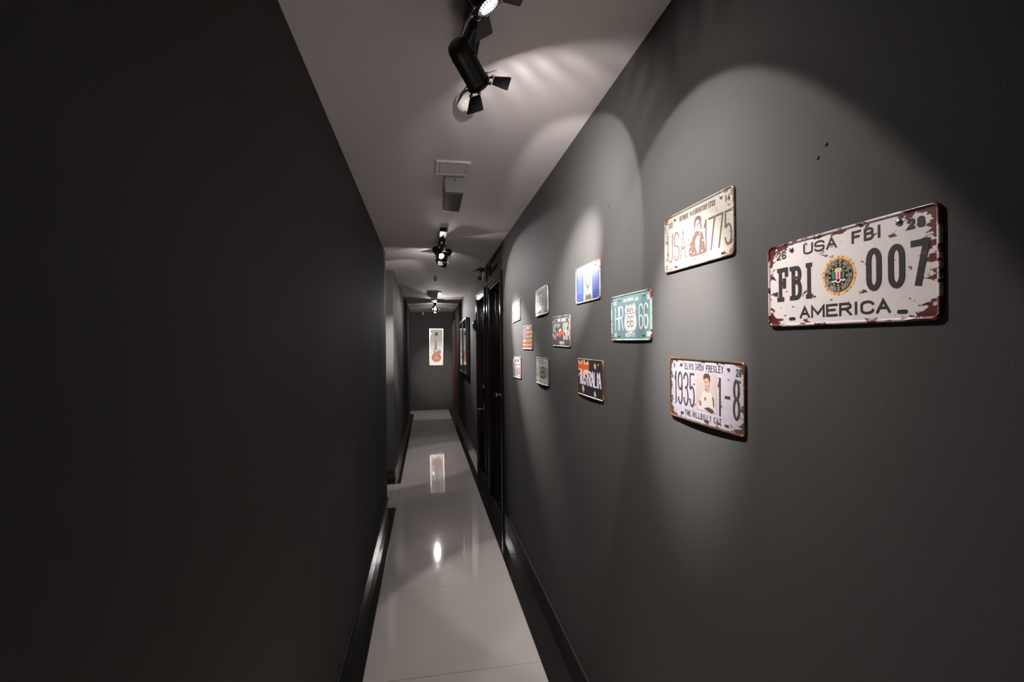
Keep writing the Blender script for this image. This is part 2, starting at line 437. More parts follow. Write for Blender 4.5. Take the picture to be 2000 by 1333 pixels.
lamp((0.150, 1.285, HC + .728), (0.64, 1.90, HC + .33), TX, 'black cylindrical spotlight hanging just below the top edge, seen from behind', splay=(64, 60, 60, 60), half=44, main=1.4, core=1.35)
lamp((0.129, 3.95, HC + .775), (0.64, 3.18, HC + .02), TX, 'dazzling spotlight above the corridor, brightest lamp in the photo, at mid ceiling', splay=(25, 45, 30, 14), spill=.6, main=1.5, core=2.0)
lamp((0.158, 4.21, HC + .800), (-0.42, 5.50, HC + .05), TX, 'spotlight just behind the dazzling one, turned to the left passage', half=38, splay=(20,20,20,20), spill=.8, main=1.7, core=3.0, chalf=13)
lamp((0.166, 8.80, HC + .745), (0.64, 7.20, HC + .05), 0.165, 'small bright spotlight far down the corridor facing the viewer', splay=(30, 45, 30, 30), main=1.5, core=1.0)
lamp((0.170, 9.15, HC + .770), (0.26, 11.70, HC - .55), 0.165, 'farthest spotlight, turned to the framed picture on the end wall', main=1.8)

lamp((0.133, 0.60, HC + .68), (0.133, 0.95, 0.0), TX, 'added unseen spotlight above the viewer, turned to the floor', half=11, core=0, spill=0, main=12)  # added out of view; its bounce off the floor brightens the ceiling
# ------------------------------------------------------------------ small ceiling fittings
dm = empty('ceiling_detector', (0.146, 1.685, ZC)); tag(dm, 'glossy white ball-shaped detector on the ceiling behind the nearest spotlights', 'detector')
MB().lathe([(.026, 0), (.030, -.004), (.0355, -.012), (.0375, -.022), (.0350, -.034), (.028, -.044), (.017, -.0505), (.006, -.053), (.0001, -.0532)], 40).build('dome', white_pl, dm)
MB().lathe([(.0045, -.0515), (.0045, -.0545), (.0001, -.0555)], 14).build('indicator', chrome, dm)
MB().lathe([(.004, 0), (.004, .003), (.0001, .004)], 12, Matrix.Translation((-.0345, -.012, -.020)) @ Matrix.Rotation(-PI/2, 4, 'Y')).build('screw', chrome, dm)
d2 = empty('ceiling_detector', (0.121, 6.2, ZC)); tag(d2, 'tiny round detector on the ceiling beyond the dazzling spotlight', 'detector')
MB().lathe([(.022, 0), (.022, -.008), (.016, -.014), (.0001, -.016)], 28).build('cover', grey_pl, d2)
MB().lathe([(.008, -.014), (.008, -.020), (.0001, -.022)], 16).build('sensor', dark_hole, d2)

def vent(x0, x1, y0, y1, label):
    cx, cy = (x0+x1)/2, (y0+y1)/2; r = empty('ceiling_vent', (cx, cy, ZC)); hx, hy = (x1-x0)/2, (y1-y0)/2
    tag(r, label, 'vent')
    f = MB(); b_ = .018; t = -.010
    f.box(-hx, hx, -hy, -hy + b_, t, 0, bev=.003).box(-hx, hx, hy - b_, hy, t, 0, bev=.003)
    f.box(-hx, -hx + b_, -hy + b_, hy - b_, t, 0, bev=.003).box(hx - b_, hx, -hy + b_, hy - b_, t, 0, bev=.003)
    f.build('frame', vent_m, r)
    MB().box(-hx + b_, hx - b_, -hy + b_, hy - b_, -.0055, 0).build('panel', vent_d, r)
    MB().box(-hx + b_ + .006, hx - b_ - .006, -hy + b_ + .006, hy - b_ - .006, -.0085, -.0055, bev=.0015).build('hatch', vent_m, r)
    return r
vent(.050, .222, 2.265, 2.440, 'square pale hatch flush in the ceiling beside the nearer emergency lamp')
vent(.085, .245, 7.50, 7.92, 'pale hatch in the ceiling far down the corridor')
def emergency(x, y, label, ln=.36):
    r = empty('emergency_lamp', (x, y, ZC)); tag(r, label, 'lamp')
    hexa = [(-.046, 0), (.046, 0), (.053, -.028), (.046, -.060), (-.046, -.060), (-.053, -.028)]
    hexb = [(-.046, -.060), (.046, -.060), (.046, -.083), (-.046, -.083)]
    # profile runs across x/z; prism axis along y
    T = Matrix(((1,0,0,0),(0,0,-1,0),(0,1,0,0),(0,0,0,1)))
    full = [(-.046, 0), (.046, 0), (.0535, -.028), (.0465, -.0825), (-.0465, -.0825), (-.0535, -.028)]
    hb = MB().prism(full, -.022, 0, T @ Matrix.Translation((0, 0, 0)))
    hb.prism([(p[0]*.985, p[1]*.985) for p in full], -ln + .02, -.022, T)
    hb.prism(full, -ln, -ln + .02, T)
    hb.build('housing', grey_pl, r)
    MB().box(-.0455, .0455, .024, ln - .022, -.0845, -.0815, bev=.002).build('diffuser', diff_pl, r, label='smoky diffuser underneath')
    MB().lathe([(.004, 0), (.004, .002), (.0001, .003)], 12, Matrix.Translation((0, 0, -.016)) @ Matrix.Rotation(PI/2, 4, 'X')).build('screw', dark_hole, r)
    MB().box(-.045, -.018, ln, ln + .002, -.082, -.076).build('indicator_strip', plain_white, r)
    return r
emergency(.154, 2.48, 'boxy grey emergency lamp under the ceiling behind the square hatch')
emergency(.134, 8.05, 'boxy pale emergency lamp far down the corridor by the last spotlights', .34)
cm = empty('security_camera', (-.078, YEND - .05, HC + .860)); tag(cm, 'tiny white camera at the top left of the end wall', 'camera')
MB().box(-.020, .020, -.03, .045, -.018, .018, bev=.006).build('housing', white_pl, cm)
MB().box(-.008, .008, .0, .02, .016, .049).build('bracket', white_pl, cm)
for s_ in (-1, 1): MB().lathe([(.009, 0), (.009, .004), (.0001, .006)], 14, Matrix.Translation((s_*.011, -.03, 0)) @ Matrix.Rotation(PI/2, 4, 'X')).build('lens', dark_hole, cm)

# ------------------------------------------------------------------ pictures
def picture(name, W, H, bar, depth, frame_m, loc, rot):
    """local x right, y up, z out of the wall"""
    r = empty(name, loc, rot); k = MB()
    hx, hy = W/2, H/2
    k.box(-hx, hx, hy - bar, hy, 0, depth, bev=.002).box(-hx, hx, -hy, -hy + bar, 0, depth, bev=.002)
    k.box(-hx, -hx + bar, -hy + bar, hy - bar, 0, depth, bev=.002).box(hx - bar, hx, -hy + bar, hy - bar, 0, depth, bev=.002)
    k.build('frame', frame_m, r)
    return r, hx - bar, hy - bar
ROT_R = (PI/2, 0, -PI/2)          # local x -> -Y, y -> Z, z -> -X : things on the right wall
ROT_E = (PI/2, 0, 0)              # local x -> X, y -> Z, z -> -Y : things on the end wall
frame_black = mat('black frame', (0.012, 0.012, 0.011), 0.3, 0.5)
for i, (yc, label) in enumerate(((7.50, 'nearer of two deep black box frames on the right wall beyond the doors'), (8.27, 'farther of two deep black box frames on the right wall beyond the doors'))):
    r, ix, iy = picture('framed_picture', .68, .885, .028, .05, frame_black, (XR - .001, yc, HC + .045), ROT_R)
    tag(r, label, 'picture', 'black box frames on the right wall')
    MB().box(-ix, ix, -iy, iy, .004, .012).build('mount', dark_card, r)
    MB().box(-ix + .05, ix - .05, -iy + .03, iy - .17, .012, .014).build('print', plain_white, r)  # painted reflection of the end wall picture, white here and red below
    k = MB(); k.box(-ix + .05, ix - .05, -iy + .075, -iy + .24, .014, .0148)
    k.build('red_reflection', reflected_red, r)
    k = MB()
    for q in range(5): k.box(-ix + .10 + q*.09, -ix + .15 + q*.09, .02 + .03*(q % 2), .12 + .02*(q % 3), .014, .0148)
    k.build('printed_shapes', dark_card, r)
    MB().box(-ix, ix, -iy, iy, .040, .0415).build('glass', glass_m, r)
# guitar print on the end wall
r, ix, iy = picture('framed_picture', .335, .90, .018, .028, silver, (.236, YEND - .004, HC + .055), (PI/2 + .012, 0, 0))
r.rotation_euler = (PI/2 - .012, .012, 0)
tag(r, 'tall silver framed guitar picture on the end wall', 'picture')
MB().box(-ix, ix, -iy, iy, .002, .010).build('paper', cream, r)
def gpt(px, py): return ((px - 385)/340*2*ix*0.96, (690 - py)/920*2*iy*0.98)
g_body = [(330,720),(312,745),(300,770),(303,800),(320,825),(300,860),(268,905),(252,960),(262,1015),(300,1060),(350,1088),(400,1093),(455,1080),(500,1045),(525,1000),(528,950),(510,915),(485,890),(500,860),(522,835),(520,795),(500,765),(478,742),(462,750),(470,780),(462,800),(440,790),(420,770),(415,735),(350,735)]
guitar_m = mat('guitar red', (0.42, 0.17, 0.11), 0.5, var=0.75, vscale=45)
MB().prism([gpt(*p) for p in g_body], .010, .0112).build('guitar_body', guitar_m, r)
MB().prism([gpt(*p) for p in ((358,520),(388,520),(412,745),(404,800),(336,800),(338,745))], .0112, .0122).build('guitar_neck', mat('guitar neck grey', (.22,.24,.23), .5), r)
MB().prism([gpt(*p) for p in ((352,300),(420,292),(430,345),(410,385),(352,395),(345,345))], .0102, .0116).build('guitar_head', mat('guitar head dark', (.07,.075,.06), .5), r)
k = MB()
k.prism([gpt(*p) for p in ((330,760),(408,762),(404,812),(330,808))], .0122, .013)
k.prism([gpt(*p) for p in ((325,960),(450,965),(450,980),(325,976))], .0122, .013)
k.prism([gpt(*p) for p in ((360,405),(398,405),(392,430),(366,430))], .0112, .0124).prism([gpt(*p) for p in ((350,480),(390,480),(388,510),(352,510))], .0112, .0124)
k.build('guitar_pickups', mat('guitar pale blue', (.50,.53,.58), .5), r, kind='stuff')
k = MB()
k.prism([gpt(*p) for p in ((262,940),(285,960),(280,1000),(258,985))], .0122, .013)
k.prism([gpt(*p) for p in ((470,900),(515,935),(505,950),(465,925))], .0122, .013)
k.build('guitar_dark_shapes', mat('guitar dark brown', (.06,.03,.03), .5), r, kind='stuff')  # dark brown shapes on the guitar
MB().box(-ix, ix, -iy, iy, .018, .0195).build('glass', glass_m, r)

# ------------------------------------------------------------------ small ornaments by the doors
o_ = empty('wall_ornament', (XR, 5.02, HC + .76)); tag(o_, 'small wall ornament with pointed dark blades and a white body above the two black doors', 'ornament')
white_paint = mat('off-white glaze', (.62, .58, .53), .3); brown_paint = mat('brown glaze', (.07, .035, .025), .3); dark_blade = mat('dark green blade', (.012, .018, .012), .4)
MB().box(-.010, 0, -.03, .03, -.05, .14, bev=.003).build('backplate', brown_paint, o_)
MB().lathe([(.0001, .060), (.012, .055), (.020, .035), (.018, .010), (.012, -.015), (.008, -.04), (.0001, -.052)], 18, Matrix.Translation((-.034, .0, .015)) @ Matrix.Rotation(.2, 4, 'Y')).build('white_body', white_paint, o_)
MB().lathe([(.0001, -.018), (.016, -.014), (.024, 0), (.020, .012), (.0001, .018)], 18, Matrix.Translation((-.066, .02, .0)) @ Matrix.Rotation(PI/2, 4, 'X')).build('round_boss', brown_paint, o_)
MB().tube([(-.010, 0, .01), (-.070, .02, -.01)], .005, 8).build('stem', brown_paint, o_)
for (dx, dy, dz) in ((-.150, .00, .070), (-.115, .02, .100), (-.085, -.02, .112), (-.085, .03, .055)):
    kb = MB(); n_ = Vector((0, -.5, 1)).normalized()
    kb.tube([(-.012, 0, .075), (dx*.5, dy*.5, .075 + (dz - .06)*.4 + .008), (dx, dy, dz)], [.004, .011, .0008], 8)
    kb.build('blade', dark_blade, o_)
t_ = empty('wall_plaque', (XR, 6.25, HC + .313), (0, -PI/2, 0)); tag(t_, 'small dark teal scalloped round plaque on the wall beside the farther black door', 'plaque')
teal_m = mat('teal enamel', (.012, .07, .07), .25)
sc = [(.066 + .006*math.cos(10*a))*1.0 for a in [2*PI*k/60 for k in range(60)]]
MB().prism([(sc[k]*math.cos(2*PI*k/60), sc[k]*math.sin(2*PI*k/60)) for k in range(60)], 0, .014).lathe([(.058, .014), (.050, .024), (.030, .032), (.0001, .036)], 30).build('disc', teal_m, t_)
st = MB().lathe([(.006, 0), (.005, .004), (.0001, .006)], 12).mesh('stud', chrome)
for k in range(8):
    a = 2*PI*k/8; inst('stud', st, t_, (.052*math.cos(a), .052*math.sin(a), .019))

# ------------------------------------------------------------------ stroke lettering
def arc(cx, cy, rx, ry, a0, a1, n=12):
    return [(cx + rx*math.cos((a0+(a1-a0)*i/n)*PI/180), cy + ry*math.sin((a0+(a1-a0)*i/n)*PI/180)) for i in range(n+1)]
def rnd(r=.3):   # a closed rounded upright loop
    return arc(.5, 1-r, .5, r, 0, 180) + arc(.5, r, .5, r, 180, 360) + [(1, 1-r)]
q = .26
GL = {
 'A': [[(0,0),(.5,1),(1,0)], [(.2,.36),(.8,.36)]],
 'B': [[(0,0),(0,1)], [(0,1),(.62,1)] + arc(.62,.77,.33,.23,90,-90,8) + [(0,.54)], [(.3,.54)] + arc(.64,.27,.36,.27,90,-90,8) + [(0,0)]],
 'C': [arc(.5,1-q,.5,q,10,180) + arc(.5,q,.5,q,180,350)],
 'D': [[(0,0),(0,1),(.5,1)] + arc(.5,1-q,.5,q,90,0,6) + arc(.5,q,.5,q,0,-90,6) + [(0,0)]],
 'E': [[(1,1),(0,1),(0,0),(1,0)], [(0,.52),(.8,.52)]],
 'F': [[(1,1),(0,1),(0,0)], [(0,.52),(.8,.52)]],
 'G': [arc(.5,1-q,.5,q,10,180) + arc(.5,q,.5,q,180,360) + [(1,.45),(.55,.45)]],
 'H': [[(0,0),(0,1)], [(1,0),(1,1)], [(0,.5),(1,.5)]],
 'I': [[(.5,0),(.5,1)]],
 'J': [[(1,1),(1,q)] + arc(.5,q,.5,q,0,-180)],
 'K': [[(0,0),(0,1)], [(1,1),(0,.42)], [(.3,.6),(1,0)]],
 'L': [[(0,1),(0,0),(1,0)]],
 'M': [[(0,0),(0,1),(.5,.25),(1,1),(1,0)]],
 'N': [[(0,0),(0,1),(1,0),(1,1)]],
 'O': [rnd(q)], '0': [rnd(q)],
 'P': [[(0,0),(0,1)], [(0,1),(.6,1)] + arc(.6,.75,.4,.25,90,-90,8) + [(0,.5)]],
 'R': [[(0,0),(0,1)], [(0,1),(.6,1)] + arc(.6,.76,.4,.24,90,-90,8) + [(0,.52)], [(.5,.52),(1,0)]],
 'S': [arc(.5,1-q,.5,q,15,180) + arc(.5,.5+.0,.5,.001,180,180,1) + [(.06,.62),(.94,.40)] + arc(.5,q,.5,q,0,-165)],
 'T': [[(0,1),(1,1)], [(.5,1),(.5,0)]],
 'U': [[(0,1),(0,q)] + arc(.5,q,.5,q,180,360) + [(1,1)]],
 'V': [[(0,1),(.5,0),(1,1)]],
 'W': [[(0,1),(.25,0),(.5,.75),(.75,0),(1,1)]],
 'X': [[(0,0),(1,1)], [(0,1),(1,0)]],
 'Y': [[(0,1),(.5,.5),(1,1)], [(.5,.5),(.5,0)]],
 'Z': [[(0,1),(1,1),(0,0),(1,0)]],
 '1': [[(.62,0),(.62,1)], [(.62,.97),(.40,.90),(.05,.80)]],
 '2': [arc(.5,1-q,.5,q,170,0) + [(.95,.6),(0,0),(1,0)]],
 '3': [arc(.5,.77,.5,.23,165,-60) + [(.45,.54)] , [(.45,.54)] + arc(.5,.27,.5,.27,70,-165)],
 '4': [[(.75,0),(.75,1),(0,.3),(1,.3)]],
 '5': [[(.95,1),(.1,1),(.05,.55)] + arc(.5,.3,.5,.30,130,-160)],
 '6': [arc(.5,1-q,.5,q,20,180) + [(0,.3)], arc(.5,.27,.5,.27,180,540,20)],
 '7': [[(0,1),(1,1),(.35,0)]],
 '8': [arc(.5,.76,.44,.24,-90,270,16), arc(.5,.26,.5,.26,90,450,16)],
 '9': [arc(.5,q,.5,q,200,360) + [(1,.7)], arc(.5,.73,.5,.27,0,360,20)],
 '-': [[(0,.5),(1,.5)]], '.': [[(.4,0),(.6,.0)]], "'": [[(.5,1),(.5,.8)]], ' ': [],
 'f': [[(0,1),(1,1),(1,.82)], [(.22,1),(.22,0)], [(0,0),(.48,0)], [(.22,.54),(.72,.54)], [(.72,.64),(.72,.44)]],
 'b': [[(0,0),(.62,0)] + arc(.62,.27,.34,.27,-90,90,8) + [(.22,.54)], [(0,1),(.60,1)] + arc(.60,.77,.32,.23,90,-90,8), [(.22,0),(.22,1)]],
 'i': [[(.5,0),(.5,1)], [(.05,1),(.95,1)], [(.05,0),(.95,0)]],
 's': [arc(.5,1-q,.5,q,15,180) + [(0,.62),(.06,.56),(.94,.46),(1,.38)] + arc(.5,q,.5,q,0,-165)],
}
GL['S'] = GL['s']
WID = {'I': .42, '1': .6, ' ': .55, '-': .7, '.': .3, "'": .3, 'M': 1.25, 'W': 1.35, 'i': .62}
def text(mb, s, x0, y0, x1, y1, sw, z0, z1, gap=.22, hw=None):
    """strokes of the string s filling the box; sw is the pen width in metres (hw: width of sloping/vertical alike)"""
    tot = sum(WID.get(c, 1.0) for c in s) + gap*(len(s)-1); u = (x1-x0)/tot; x = x0
    for c in s:
        wd = WID.get(c, 1.0)*u; iw = max(wd - sw, 1e-4); ih = (y1-y0) - sw
        for si, st_ in enumerate(GL[c]):
            P = [(x + sw/2 + px*iw, y0 + sw/2 + py*ih) for px, py in st_]
            cl = len(P) > 3 and (Vector(P[0]) - Vector(P[-1])).length < 1e-6
            # square letters: run open straight ends out by half a pen
            if not cl:
                for e, n in ((0, 1), (-1, -2)):
                    dv = (Vector(P[e]) - Vector(P[n])); L_ = dv.length
                    if L_ > 1e-6: P[e] = tuple(Vector(P[e]) + dv/L_*sw*.48)
            mb.ribbon(P, sw, z0, z1 + si*4e-5, closed=cl)
        x += wd + gap*u
    return mb
def arctext(mb, s, cx, cy, rad, a_mid, h, adv, sw, z0, z1, inward=False):
    n = len(s)
    for i, c in enumerate(s):
        off = (i - (n-1)/2)*adv
        a = (a_mid - off if not inward else a_mid + off)
        t = Vector((math.cos(a), math.sin(a))); base = rad - h/2 if not inward else rad + h/2
        up = t if not inward else -t; ri = Vector((up.y, -up.x))
        o0 = Vector((cx, cy)) + t*base
        cw = adv*rad*.72*min(1.0, WID.get(c, 1.0))
        for st_ in GL[c]:
            P = [o0 + ri*((px-.5)*cw) + up*(py*h) for px, py in st_]
            cl = len(P) > 3 and (P[0]-P[-1]).length < 1e-6
            mb.ribbon([tuple(p) for p in P], sw, z0, z1, closed=cl)

# ------------------------------------------------------------------ tin licence plates on the right wall
def rrect(hx, hy, r, n=6):
    P = []
    for cx, cy, a0 in ((hx-r, hy-r, 0), (-hx+r, hy-r, 90), (-hx+r, -hy+r, 180), (hx-r, -hy+r, 270)):
        P += arc(cx, cy, r, r, a0, a0+90, n)
    return P
FZ = 0.0030                                   # height of the printed face above the plate's back
def Lz(k): return FZ + .00025*k
bolt_me = MB().lathe([(.0048, 0), (.0048, .0008), (.0042, .0020), (.0020, .0026), (.0001, .0027)], 14).mesh('bolt', mat('zinc bolt', (.42,.40,.37), .3, metal=.9))
slot_me = MB().prism([(-.0045 + p[0], p[1]) for p in arc(0,0,.0028,.0028,90,270,6)] + [(.0045 + p[0], p[1]) for p in arc(0,0,.0028,.0028,-90,90,6)], 0, .0004).mesh('slot', dark_hole)

class Plate:
    def __init__(s, y, z, w, h, tilt, label, face, rim, bow=0.0, slots=(), bolts=(), standoff=.0006):
        s.w, s.h, s.bow = w, h, bow
        s.root = empty('licence_plate', (XR - standoff, y, HC + z), ROT_R)
        s.root.rotation_euler = (Matrix.Rotation(0,3,'Z') @ (Matrix(((0,0,-1),(-1,0,0),(0,1,0))) @ Matrix.Rotation(tilt*PI/180, 3, 'Z'))).to_euler()
        tag(s.root, label, 'licence plate', 'tin licence plates on the right wall')
        hx, hy, r = w/2, h/2, .011
        # rolled rim, as loops from the wall outwards and in to the face
        loops = [(0, .0), (0, .0024), (.0006, .0042), (.0018, .0052), (.0032, .0052), (.0046, .0042), (.0058, FZ)]
        rings = []
        N = 0
        def ring(ins):
            P = rrect(hx-ins, hy-ins, max(r-ins, .004)); Q = []
            for i, p in enumerate(P):                      # extra points along the long sides so the plate can bow
                Q.append(p); nx = P[(i+1) % len(P)]
                if abs(p[0]-nx[0]) > .05:
                    for t in range(1, 10): Q.append((p[0] + (nx[0]-p[0])*t/10, p[1]))
            return Q
        mb = MB(); vs = []
        for ins, zz in loops:
            Q = ring(ins); N = len(Q); vs += [(x, y_, zz) for x, y_ in Q]
        fs = []
        for i in range(len(loops)-1):
            for k in range(N):
                k2 = (k+1) % N; fs.append((i*N+k, i*N+k2, (i+1)*N+k2, (i+1)*N+k))
        mb.add(vs, fs, None, True)
        s.part(mb, 'rim', rim)
        # face: columns between the top and bottom edges
        Q = ring(.0056)
        xs = sorted(set(round(p[0], 6) for p in Q)); mb = MB(); vs = []; fs = []
        def yext(x):
            ins = .0056; a, b_ = hx-ins, hy-ins; rr = max(r-ins, .004); d = abs(x) - (a-rr)
            return b_ if d <= 0 else b_ - rr + math.sqrt(max(0, rr*rr - d*d))
        for x in xs: e = yext(x); vs += [(x, -e, FZ), (x, e, FZ)]
        for i in range(len(xs)-1): fs.append((2*i, 2*i+2, 2*i+3, 2*i+1))
        mb.add(vs, fs); s.part(mb, 'face', face)
        for (u, v) in bolts: inst('bolt', bolt_me, s.root, (u*w/2, v*h/2, s.zb(u*w/2) + FZ))
        for (u, v) in slots: inst('slot', slot_me, s.root, (u*w/2, v*h/2, s.zb(u*w/2) + FZ))
    def zb(s, x): return s.bow*(1 - (2*x/s.w)**2)
    def part(s, mb, name, m, label=None):
        if s.bow: mb.v = [(x, y, z + s.zb(x)) for x, y, z in mb.v]
        return mb.build(name, m, s.root, label=label)
    def X(s, u): return u*s.w/2
    def Y(s, v): return v*s.h/2
    def T(s, mb, txt, u0, v0, u1, v1, sw, k=2, gap=.22):
        return text(mb, txt, s.X(u0), s.Y(v0), s.X(u1), s.Y(v1), sw, FZ, Lz(k), gap)
    def rect(s, mb, u0, v0, u1, v1, k=1):
        n = max(1, int(abs(u1-u0)/.25))
        for i in range(n):
            a, c = u0 + (u1-u0)*i/n, u0 + (u1-u0)*(i+1)/n
            mb.box(s.X(a), s.X(c), s.Y(v0), s.Y(v1), FZ, Lz(k))
        return mb
    def poly(s, mb, pts, k=1, soft=True):
        if soft and len(pts) >= 8:                          # round the corners of drawn outlines
            for _ in range(2):
                n = len(pts)
                pts = [q_ for i in range(n) for q_ in ((pts[i][0]*.75 + pts[(i+1)%n][0]*.25, pts[i][1]*.75 + pts[(i+1)%n][1]*.25), (pts[i][0]*.25 + pts[(i+1)%n][0]*.75, pts[i][1]*.25 + pts[(i+1)%n][1]*.75))]
        return mb.prism([(s.X(a), s.Y(c)) for a, c in pts], FZ, Lz(k))
def star(cx, cy, r, n=5, inner=.42, rot=PI/2):
    return [(cx + (r if i % 2 == 0 else r*inner)*math.cos(rot + i*PI/n), cy + (r if i % 2 == 0 else r*inner)*math.sin(rot + i*PI/n)) for i in range(2*n)]

rust_red = (0.085, 0.014, 0.012); rust_brown = (0.09, 0.035, 0.018)
# --- large cream plate with a round seal
hx, hy = .152, .0755
p = Plate(.6348, .107, .304, .151, -.84, 'rust-edged cream plate with a round gold and black seal, the largest and rightmost',
          worn('plate cream worn', (.62,.57,.54), rust_red, hx, hy, .88, .36, 3.1, scale=38), worn('plate rim worn red', (.50,.42,.42), (.07,.012,.016), hx, hy, .80, .25, 1.7, rough=.3),
          slots=((-.618,-.817),(.67,-.816)), bolts=((-.62,.802),(.645,.809)))
mb = MB()
p.T(mb, '26', -.854, .62, -.703, .81, .0026); p.T(mb, '28', .72, .625, .874, .82, .0040)
p.T(mb, 'USA', -.445, .61, -.005, .855, .0030, gap=.16); p.T(mb, 'FBI', .168, .61, .478, .855, .0034, gap=.3)
p.T(mb, 'f', -.850, -.385, -.675, .415, .0078); p.T(mb, 'b', -.650, -.385, -.465, .40, .0078); p.T(mb, 'i', -.415, -.385, -.322, .41, .0076)
p.T(mb, '0', .322, -.385, .480, .44, .0082); p.T(mb, '0', .541, -.385, .698, .425, .0082); p.T(mb, '7', .748, -.385, .910, .42, .0086)
p.T(mb, 'AMERICA', -.505, -.82, .562, -.555, .0036, gap=.14)
p.part(mb, 'lettering', worn('plate black print', (.030,.027,.025), (.16,.04,.035), hx, hy, .88, .1, 3.1, scale=38))
C = (p.X(.012), p.Y(.022)); RX = .0295
def disc(mb, r, k, wob=0, n=64, f=22):
    return mb.prism([(C[0] + (r + wob*math.cos(f*2*PI*i/n))*math.cos(2*PI*i/n), C[1] + (r + wob*math.cos(f*2*PI*i/n))*math.sin(2*PI*i/n)) for i in range(n)], FZ, Lz(k))
gold1 = mat('seal gold', (.72,.46,.16), .4, var=.12, vscale=90); gold2 = mat('seal orange', (.62,.25,.07), .4); gold3 = mat('seal pale gold', (.66,.52,.28), .4)
p.part(disc(MB(), .0305, 1, .0008, 144, 24), 'seal_border', gold1)
mb = MB()
for k in range(24):
    a = 2*PI*k/24
    if k % 3 != 1: mb.prism([(C[0] + rr*math.cos(a + da), C[1] + rr*math.sin(a + da)) for rr, da in ((.0262, -.06), (.0305, -.05), (.0308, .04), (.0262, .06))], FZ, Lz(2))
p.part(mb, 'seal_rays', gold2)
p.part(disc(MB(), .0258, 3), 'seal_disc', mat('seal black', (.012,.010,.012), .4))
mb = MB()
for rr, ww in ((.0246, .0005), (.0185, .0005)):
    mb.ribbon([(C[0] + rr*math.cos(2*PI*i/60), C[1] + rr*math.sin(2*PI*i/60)) for i in range(60)], ww, FZ, Lz(4), closed=True)
for k in range(13):
    a = PI/2 + 2*PI*(k + .5)/13; mb.prism(star(C[0] + .0155*math.cos(a), C[1] + .0155*math.sin(a), .0021), FZ, Lz(4))
mb.prism([(C[0] + x, C[1] + y) for x, y in ((-.0068,.0100),(-.0050,.0115),(-.001,.0120),(.001,.0120),(.0050,.0115),(.0068,.0100),(.0062,.0052),(-.0062,.0052))], FZ, Lz(4))
p.part(mb, 'seal_gold_details', gold3)
mb = MB(); arctext(mb, 'DEPARTMENT OF JUSTICE', C[0], C[1], .0216, PI/2, .0036, .122, .00062, FZ, Lz(4)); arctext(mb, 'FEDERAL BUREAU OF INVESTIGATION', C[0], C[1], .0216, -PI/2, .0036, .105, .00058, FZ, Lz(4), True)
p.part(mb, 'seal_lettering', mat('seal silver print', (.50,.48,.45), .4))
mb = MB(); 
for k in range(5):
    if k % 2 == 0: mb.box(C[0] - .0062 + k*.00248, C[0] - .0062 + (k+1)*.00248, C[1] - .0045 - (.0010 if k == 2 else 0), C[1] + .0052, FZ, Lz(5))
p.part(mb, 'shield_red_stripes', mat('shield red', (.55,.03,.03), .4))
mb = MB(); mb.prism([(C[0] + x, C[1] + y) for x, y in ((-.0062,.0052),(.0062,.0052),(.0062,-.0038),(.0035,-.0052),(0,-.0062),(-.0035,-.0052),(-.0062,-.0038))], FZ, Lz(4))
mb.ribbon([(C[0] + x, C[1] + y) for x, y in ((-.0105,-.0070),(-.0090,-.0102),(-.0068,-.0088),(-.0040,-.0072),(-.0030,-.0100),(.0002,-.0112),(.0035,-.0100),(.0045,-.0070),(.0072,-.0080),(.0095,-.0090),(.0108,-.0062))], .0019, FZ, Lz(5))
p.part(mb, 'shield_and_ribbon', mat('shield white', (.72,.70,.74), .4))
mb = MB()
for sx in (-1, 1):
    mb.prism([(C[0] + sx*x, C[1] + y) for x, y in ((.0075,.0068),(.0095,.0092),(.0112,.0078),(.0114,.0),(.0104,-.0045),(.0082,-.0058),(.0070,-.0038))], FZ, Lz(4))
p.part(mb, 'laurel', mat('laurel green', (.02,.26,.14), .4))

# --- cream and brown plate with a standing figure
hx, hy = .146, .074
cream_w = worn('plate ivory worn', (.235,.222,.190), (.10,.06,.045), hx, hy, .82, .25, 5.2, scale=60)
p = Plate(1.028, .2682, .292, .148, -.93, 'ivory plate with brown lettering and a brown standing figure, topmost and brightly lit',
          cream_w, worn('plate rim ivory', (.22,.20,.17), (.12,.07,.05), hx, hy, .8, .2, 2.2, rough=.3),
          slots=((-.615,-.863),(.734,-.866)), bolts=((-.632,.797),(.695,.804)))
brown_p = worn('brown print', (.070,.042,.034), (.23,.21,.18), hx, hy, .45, .1, 8.8, scale=60)
mb = MB()
p.T(mb, '22', -.85, .58, -.715, .755, .0022); p.T(mb, '14', .79, .585, .91, .79, .0030)
p.T(mb, 'GEORGE WASHINGTON 1732', -.485, .65, .545, .825, .0019, gap=.2)
p.T(mb, 'USA', -.900, -.66, -.28, .35, .0040, gap=.16); p.T(mb, '1775', .235, -.675, .950, .345, .0046, gap=.10)
p.part(mb, 'lettering', brown_p)
mb = MB()
cx = .05
p.poly(mb, [(-.20,-.70),(-.20,-.40),(-.17,-.36),(-.17,-.20),(-.12,-.22),(-.09,-.05),(-.02,.02),(.0,.12),(.10,.06),(.19,.02),(.23,-.15),(.26,-.35),(.28,-.62),(.29,-.68),(.20,-.70)])
p.poly(mb, [(-.01,.10),(-.045,.30),(-.03,.46),(.02,.56),(.09,.575),(.15,.53),(.18,.42),(.165,.30),(.185,.12),(.15,.08),(.13,.34),(.11,.44),(.05,.45),(.01,.40),(.0,.30)], 1)
for (a, c) in ((-.26,-.68),(-.25,-.82),(-.235,-.30),(-.22,-.12),(-.09,-.80),(-.03,-.79)): p.rect(mb, a, c, a + .035, c + .06)
p.rect(mb, .02, .30, .055, .335); p.rect(mb, .09, .30, .125, .335); p.rect(mb, .05, .18, .10, .20)
p.poly(mb, [(.068,.32),(.085,.32),(.09,.24),(.065,.24)])
